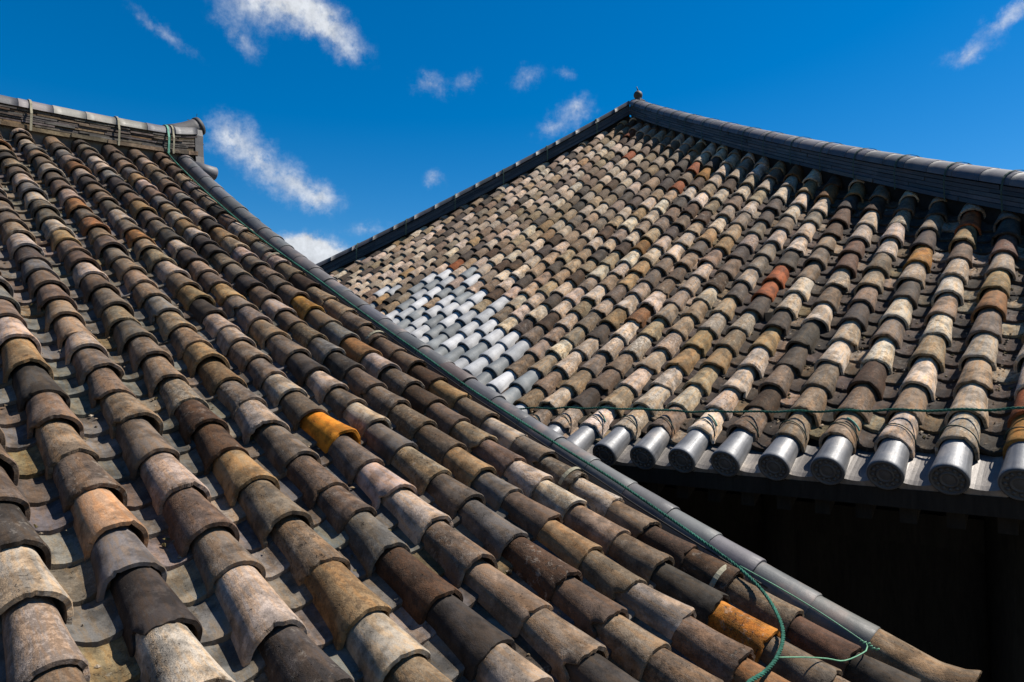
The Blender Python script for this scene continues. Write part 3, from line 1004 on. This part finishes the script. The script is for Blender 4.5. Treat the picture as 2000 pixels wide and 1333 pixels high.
# eave: round silver grey end tiles with a stamped disc, curved pendant tiles between them
def eave_tube():
    V, F = [], []
    ns = 24
    prof = [(0.0, 0.074), (0.5, 0.082), (0.93, 0.093), (0.985, 0.094), (1.0, 0.091)]
    for (y, r) in prof:
        for a in range(ns):
            t = 2 * math.pi * a / ns
            V.append((r * math.sin(t), y, r * math.cos(t) - 0.0))
    for k in range(len(prof) - 1):
        for a in range(ns):
            b = (a + 1) % ns
            F.append((k * ns + a, k * ns + b, (k + 1) * ns + b, (k + 1) * ns + a))
    UV = [(a / ns * 2, y) for (y, r) in prof for a in range(ns)]
    return np.array(V), F, np.array(UV)
def eave_disc():
    V, F = [], []
    ns = 28
    prof = [(0.091, 0.0), (0.088, 0.006), (0.078, 0.006), (0.076, -0.004), (0.046, -0.004), (0.044, 0.004), (0.036, 0.004), (0.034, -0.002), (0.028, -0.001), (0.010, 0.004)]
    for (r, y) in prof:
        for a in range(ns):
            t = 2 * math.pi * a / ns
            V.append((r * math.sin(t), y, r * math.cos(t)))
    for k in range(len(prof) - 1):
        for a in range(ns):
            b = (a + 1) % ns
            F.append((k * ns + a, k * ns + b, (k + 1) * ns + b, (k + 1) * ns + a))
    F.append(tuple((len(prof) - 1) * ns + a for a in range(ns)))
    for j in range(12):                      # ring of petal bosses
        t = 2 * math.pi * j / 12
        cx, cz = 0.061 * math.sin(t), 0.061 * math.cos(t)
        b = len(V)
        for rr, y in ((0.012, -0.004), (0.009, 0.003)):
            for a in range(6):
                u_ = a * math.pi / 3
                V.append((cx + rr * math.sin(u_), y, cz + rr * math.cos(u_)))
        for a in range(6): F.append((b + a, b + (a + 1) % 6, b + 6 + (a + 1) % 6, b + 6 + a))
        F.append(tuple(b + 6 + a for a in range(6)))
    return np.array(V), F, np.zeros((len(V), 2))
ME_TUBE = make_me('eave_tile', eave_tube(), M['smoked']); ME_DISC = make_me('stamped_disc', eave_disc(), M['hip'])
def eave_pan():
    ns = 10
    xs = np.linspace(-0.118, 0.118, ns + 1)
    z = 2.3 * xs ** 2
    V, F, UV = [], [], []
    rows = [(0, 0.0), (0.9, 0.0), (1.0, -0.006), (1.0, -0.052), (0.93, -0.054), (0.93, -0.02), (0, -0.02)]
    for (y, dz) in rows:
        for a, x in enumerate(xs):
            V.append((x, y, z[a] + dz)); UV.append((x * 4, y))
    for k in range(len(rows) - 1):
        for a in range(ns): F.append((k * (ns + 1) + a, k * (ns + 1) + a + 1, (k + 1) * (ns + 1) + a + 1, (k + 1) * (ns + 1) + a))
    return np.array(V), F, np.array(UV)
ME_EPAN = make_me('eave_pan_tile', eave_pan(), M['smoked'])
ME_EPAN.polygons.foreach_set('use_smooth', [False] * len(ME_EPAN.polygons))
for i in range(-6, 22):
    C1, T1, U1, N1 = frame(1, i, 8.615); C0, T0, U0, N0 = frame(1, i, 8.30)
    m = tile_matrix(C0 - 0.100 * N0, C1 - 0.097 * N1 + U1 * random.gauss(0, .004), N1)
    o = bpy.data.objects.new('eave_tile', ME_TUBE); COL.objects.link(o)
    o.parent = RROOF; o.matrix_parent_inverse = BASE[RROOF.name]; o.matrix_basis = Matrix(m.tolist())
    f = random.uniform(0.8, 1.15)
    paint(o, (.24 * f, .245 * f, .255 * f), random.uniform(0.2, 0.7))
    m2 = tile_matrix(m[:3, 3] + m[:3, 1], m[:3, 3] + m[:3, 1] + unit(m[:3, 1]), N1)
    d = bpy.data.objects.new('stamped_disc', ME_DISC); COL.objects.link(d)
    d.parent = RROOF; d.matrix_parent_inverse = BASE[RROOF.name]; d.matrix_basis = Matrix(m2.tolist())
    paint(d, (.055, .055, .058), .3)
for i in range(-6, 22):
    C1, T1, U1, N1 = frame(1, i + 0.5, 8.60); C0, T0, U0, N0 = frame(1, i + 0.5, 8.30)
    m = tile_matrix(C0 - 0.165 * N0, C1 - 0.152 * N1, N1)
    o = bpy.data.objects.new('eave_pan_tile', ME_EPAN); COL.objects.link(o)
    o.parent = RROOF; o.matrix_parent_inverse = BASE[RROOF.name]; o.matrix_basis = Matrix(m.tolist())
    f = random.uniform(0.75, 1.15)
    paint(o, (.20 * f, .18 * f, .165 * f), random.uniform(0.5, 1.0))

# hips
def hip_path(sign, h):
    seg = math.hypot(1, h)
    dirp = unit(np.array([*(sign * RU + RV * h), 0.0]))
    side = np.array([dirp[1], -dirp[0], 0.0])
    if np.dot(side[:2], RV) < 0: side = -side          # towards the face we see
    def path(t):
        k = t / seg                                     # metres along the row axis
        i = IA + sign * k / A_ROW
        s = k * h
        p = surf(1, i, s)
        off = 0.16
        c = p - side * off + np.array([0, 0, -0.005])
        lift = 0.10 * math.exp(-t / 0.9) + 0.02
        return c + np.array([0, 0, lift * 0.5]), side, np.array([0, 0, 1.0])
    return path, seg
HD = [((.050, .051, .058), .15), ((.032, .033, .039), .1), ((.065, .065, .072), .25), ((.07, .066, .066), .35)]
HC = [((.105, .102, .116), .4), ((.085, .083, .096), .4), ((.12, .118, .128), .6), ((.10, .10, .112), .3)]
pR, segR = hip_path(-1, HR); pL, segL = hip_path(1, HL)
crs = [(0.046, 0.195, 0.62, HD, 'hip_slab')] + [(0.042, 0.174 - 0.004 * k, 0.60, HD, 'hip_slab') for k in range(4)]
R1, zR = ridge(RB, 'hip_ridge', pR, 10.6, crs, (0.125, 0.185, 0.30, HC), None, (M['hip'], M['hip']), low=0.42, jit=0.3, core_mat='dark')
R2, zR2 = ridge(RB, 'hip_ridge', pL, 8.6, crs, (0.125, 0.185, 0.42, [((.060, .062, .068), .2), ((.075, .076, .082), .2)]), None, (M['hip'], M['hip']), low=0.42, jit=0.3, core_mat='dark')
for t in np.arange(0.28, 10.4, 0.62): ridge_strap(R1, pR, t + random.uniform(-.04, .04), zR, 0.200, 0.125, 0.185, M['dstrap'], 0.016, both=True)
for t in np.arange(0.75, 8.4, 0.98): ridge_strap(R2, pL, t + random.uniform(-.04, .04), zR2, 0.200, 0.125, 0.185, M['pstrap'], 0.018, both=True)
# apex: little jar-shaped finial with a bent spike
ap = pR(0.0)[0] + np.array([0, 0, zR + 0.07]) - np.array([*RV, 0]) * 0.05
mb = MB()
mb.tube([ap + np.array([0, 0, z]) for z in (0, .05, .08, .12, .17, .21, .235, .25)], [.10, .055, .065, .092, .095, .075, .045, .02], 18)
mb.tube([ap + np.array([0, 0, .24]), ap + np.array([-.012, 0, .29]), ap + np.array([-.03, 0, .335])], [.014, .011, .008], 8)
o = mb.build('finial', M['hip'], RB, True); paint(o, (.03, .032, .03), .2)
mb = MB()
a_, b_ = ap + np.array([0, 0, -.12]), np.array([0, 0, .09])
mb.box(ap + np.array([0, 0, -.06]), np.array([*RU, 0]) * 0.11, np.array([*RV, 0]) * 0.11, np.array([0, 0, .10]))
o = mb.build('apex_block', M['hip'], RB); paint(o, (.075, .074, .085), .2)
# main ridge running back from the apex
mb = MB()
for z, hw in ((-.1, .17), (.0, .165), (.06, .12)):
    mb.box(ap + np.array([*(-RV * 4.2), 0]) + np.array([0, 0, z - .1]), np.array([*RU, 0]) * hw, np.array([*RV, 0]) * 4.0, np.array([0, 0, .045]))
o = mb.build('back_ridge', M['hip'], RB); paint(o, (.05, .05, .055), .2)

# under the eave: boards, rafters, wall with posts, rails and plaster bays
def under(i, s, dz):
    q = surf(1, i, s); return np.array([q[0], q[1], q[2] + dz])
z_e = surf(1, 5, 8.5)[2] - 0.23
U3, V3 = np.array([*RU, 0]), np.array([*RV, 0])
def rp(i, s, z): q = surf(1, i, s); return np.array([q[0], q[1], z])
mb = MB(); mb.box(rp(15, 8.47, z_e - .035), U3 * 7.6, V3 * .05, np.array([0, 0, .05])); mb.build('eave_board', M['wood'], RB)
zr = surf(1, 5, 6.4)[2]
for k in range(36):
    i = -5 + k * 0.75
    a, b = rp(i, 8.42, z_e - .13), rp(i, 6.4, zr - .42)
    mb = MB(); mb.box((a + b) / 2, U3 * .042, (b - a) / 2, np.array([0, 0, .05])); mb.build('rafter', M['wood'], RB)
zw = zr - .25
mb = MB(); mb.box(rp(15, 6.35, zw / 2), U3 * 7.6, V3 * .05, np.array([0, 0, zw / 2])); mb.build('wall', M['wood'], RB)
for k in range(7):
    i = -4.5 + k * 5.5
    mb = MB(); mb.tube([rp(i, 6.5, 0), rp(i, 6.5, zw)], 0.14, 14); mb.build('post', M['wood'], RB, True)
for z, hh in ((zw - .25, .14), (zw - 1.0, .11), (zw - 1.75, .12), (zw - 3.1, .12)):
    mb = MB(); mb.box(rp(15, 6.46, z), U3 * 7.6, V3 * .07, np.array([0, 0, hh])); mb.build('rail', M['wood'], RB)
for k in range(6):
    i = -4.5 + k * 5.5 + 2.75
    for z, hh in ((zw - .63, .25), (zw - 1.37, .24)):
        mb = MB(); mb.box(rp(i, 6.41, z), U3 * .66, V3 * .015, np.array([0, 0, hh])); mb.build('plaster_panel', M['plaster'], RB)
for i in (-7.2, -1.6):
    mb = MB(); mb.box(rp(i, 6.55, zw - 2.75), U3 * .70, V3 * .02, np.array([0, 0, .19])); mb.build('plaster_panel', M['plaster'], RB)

# ------------------------------------------------------------------ crumbs of bedding clay, lichen and moss caught in the channels
def crumbs(roof, parent, n_, irng, spot):
    VV, FF, TT = [], [], []
    k = 0
    for _ in range(n_):
        i = random.randint(*irng) + 0.5 + random.choice([-1, 1]) * random.uniform(0.05, 0.20)
        lo, hi = spot(i)
        if hi - lo < 0.3: continue
        C, T, U, N = frame(roof, i, random.uniform(lo, hi))
        x = (i - math.floor(i) - 0.5) * A_ROW
        p = C - N * (0.138 - 4.4 * x * x)
        g = random.uniform(0.005, 0.013)
        ax = [U * g * random.uniform(.7, 1.6), T * g * random.uniform(.7, 1.6), N * g * random.uniform(.4, .9)]
        vs = [p + ax[0], p + ax[1], p - ax[0], p - ax[1], p + ax[2], p - ax[2]]
        vs = [v_ + np.array([random.gauss(0, g * .2) for _ in range(3)]) for v_ in vs]
        VV += vs
        FF += [tuple(q + k for q in f) for f in ((0, 1, 4), (1, 2, 4), (2, 3, 4), (3, 0, 4), (1, 0, 5), (2, 1, 5), (3, 2, 5), (0, 3, 5))]
        c = random.choice([(.34, .30, .24), (.26, .22, .16), (.12, .11, .05), (.10, .09, .07), (.42, .38, .31)])
        TT.append(np.tile((*c, .6), (6, 1))); k += 6
    o = mesh_obj('roof_debris', VV, FF, M['clay_s'], parent, False, np.zeros((len(VV), 2)), np.concatenate(TT))
    o['kind'] = 'stuff'
crumbs(0, LROOF, 700, (0, 11), lambda i: (0.3, 8.3))
crumbs(1, RROOF, 1500, (-3, 22), lambda i: (s_top(i) + 0.2, 8.3))

# ================================================================== ropes and wires

def smooth_path(pts, step):
    pts = np.array(pts, float)
    out = []
    for k in range(len(pts) - 1):
        p0, p1, p2, p3 = pts[max(k - 1, 0)], pts[k], pts[k + 1], pts[min(k + 2, len(pts) - 1)]
        n_ = max(2, int(np.linalg.norm(p2 - p1) / step))
        for j in range(n_):
            t = j / n_
            out.append(0.5 * ((2 * p1) + (-p0 + p2) * t + (2 * p0 - 5 * p1 + 4 * p2 - p3) * t * t + (-p0 + 3 * p1 - 3 * p2 + p3) * t ** 3))
    out.append(pts[-1])
    return out


def twisted(name, pts, r, mat, pitch=0.07, strands=3, step=0.012, seg=6):
    pts = smooth_path(pts, step)
    mb = MB()
    acc = 0.0
    cols = [[] for _ in range(strands)]
    for k, p in enumerate(pts):
        T = unit(pts[min(k + 1, len(pts) - 1)] - pts[max(k - 1, 0)])
        A = unit(np.cross(T, np.array([0.13, 0.21, 0.97]))); B = np.cross(T, A)
        if k: acc += np.linalg.norm(p - pts[k - 1])
        for j in range(strands):
            a = 2 * math.pi * (acc / pitch + j / strands)
            cols[j].append(p + r * 0.55 * (math.cos(a) * A + math.sin(a) * B))
    for c in cols: mb.tube(c, r * 0.52, seg)
    return mb.build(name, mat, None, True)


def on(roof, i, s, h): C, T, U, N = frame(roof, i, s); return C + N * h

RP = [(0.82, -0.02), (0.91, 0.372), (0.99, 1.155), (1.04, 1.903), (0.99, 2.581), (0.90, 3.165), (0.80, 3.66), (0.78, 4.241), (0.76, 4.687), (0.70, 5.131), (0.72, 5.624), (0.66, 6.06), (0.62, 6.486), (0.56, 6.844), (0.65, 7.207), (0.84, 7.541), (0.95, 7.679), (1.19, 7.82), (1.67, 7.954), (2.15, 8.034), (2.74, 8.087), (3.25, 8.108), (3.74, 8.111), (4.4, 8.16)]
ro = twisted('green_rope', [on(0, i, s, 0.010 + 0.003 * math.sin(s * 11)) for i, s in RP], 0.0085, M['rope'], pitch=0.06)
ro['label'] = 'long twisted green rope lying down the nearer roof and curling beside the orange lichen tile'; ro['category'] = 'rope'
RR = [(12.4, 8.23), (11.57, 8.22), (9.45, 8.192), (7.77, 8.191), (6.36, 8.209), (4.8, 8.193), (3.52, 8.174), (2.09, 8.15), (0.98, 8.14), (0.12, 8.118), (-1.5, 8.10), (-3.5, 8.10)]
pp = []
for (i0, s0), (i1, s1) in zip(RR[:-1], RR[1:]):
    n_ = max(1, int(round(abs(i1 - i0) / 0.5)))
    for j in range(n_):
        t = j / n_; i = i0 + (i1 - i0) * t; s = s0 + (s1 - s0) * t
        pp.append(on(1, i, s, 0.008 + 0.006 * math.cos(2 * math.pi * i)))
rr = twisted('eave_rope', pp, 0.0085, M['rope'], step=0.02)
rr['label'] = 'dark green rope strung level along the eave of the farther roof'; rr['category'] = 'rope'

def loop_around(roof, i, s, r, skew, rad, a0=-1.55, a1=1.55, n_=14):
    C, T, U, N = frame(roof, i, s)
    ax = C - N * R_LIP
    return [ax + U * (r * math.sin(a)) + N * (r * math.cos(a)) + T * (skew * (a / 1.55) - 0.02 * math.cos(a)) for a in np.linspace(a0, a1, n_)]
for i in range(-3, 13):                       # cord hitched round each tile under the rope
    mb = MB(); mb.tube(loop_around(1, i, 8.285, 0.0975, -0.045, .004), 0.0036, 6)
    mb.build('cord_loop', M['dstrap'], rr, True)
    if i in (0, 3, 6, 9):
        mb = MB(); mb.tube(loop_around(1, i, 8.225, 0.096, -0.06, .004, -1.2, -0.2), 0.006, 6)
        mb.build('cord_loop', M['gstrap'], rr, True)

mb = MB()
pts = smooth_path([on(0, i, s, h) for i, s, h in ((0.90, 7.66, .02), (0.82, 7.85, .02), (0.82, 8.03, .02), (0.86, 8.223, .012))], .03)
mb.tube(pts, 0.003, 5)
mb.tube(smooth_path([on(0, i, s, h) for i, s, h in ((2.74, 8.087, .012), (2.3, 8.14, .012), (1.9, 8.18, .0), (1.5, 8.215, -.02), (1.06, 8.243, .008), (0.86, 8.223, .012))], .03), 0.003, 5)
for k in range(6):
    mb.tube([on(0, 0.86 + 0.03 * math.sin(k * 2.1), 8.2 + .012 * k, .004), on(0, 0.86 + 0.04 * math.cos(k * 1.7), 8.21 + .012 * k, .018)], 0.004, 5)
wr = mb.build('thin_green_wire', M['wire'], None, True)
wr['label'] = 'thin pale green wire knotted near the verge at the lower right'; wr['category'] = 'wire'
mb = MB()
mb.tube(smooth_path([on(0, 0.86 + 0.02 * math.sin(s * 9), s, -0.006) for s in np.arange(0.3, 7.9, 0.25)], .06), 0.005, 5)
cb = mb.build('black_cable', M['cable'], None, True)
cb['label'] = 'thin black cable running beside the green rope down the nearer roof'; cb['category'] = 'cable'
for s in (3.05, 4.72, 6.68, 7.62):
    V, F = [], []
    arc = np.linspace(-1.5, 1.0, 12)
    C, T, U, N = frame(0, 1, s)
    ax = C - N * R_LIP
    for e in (-.012, .012):
        for rr_ in (0.100, 0.106):
            V += [ax + U * (rr_ * math.sin(-a)) + N * (rr_ * math.cos(a)) + T * e for a in arc]
    n_ = len(arc)
    for a in range(n_ - 1):
        F += [(n_ + a, n_ + a + 1, 3 * n_ + a + 1, 3 * n_ + a), (a, n_ + a, n_ + a + 1, a + 1)[::-1], (2 * n_ + a, 3 * n_ + a, 3 * n_ + a + 1, 2 * n_ + a + 1)]
    mesh_obj('rope_clip', V, F, M['strap'], ro)
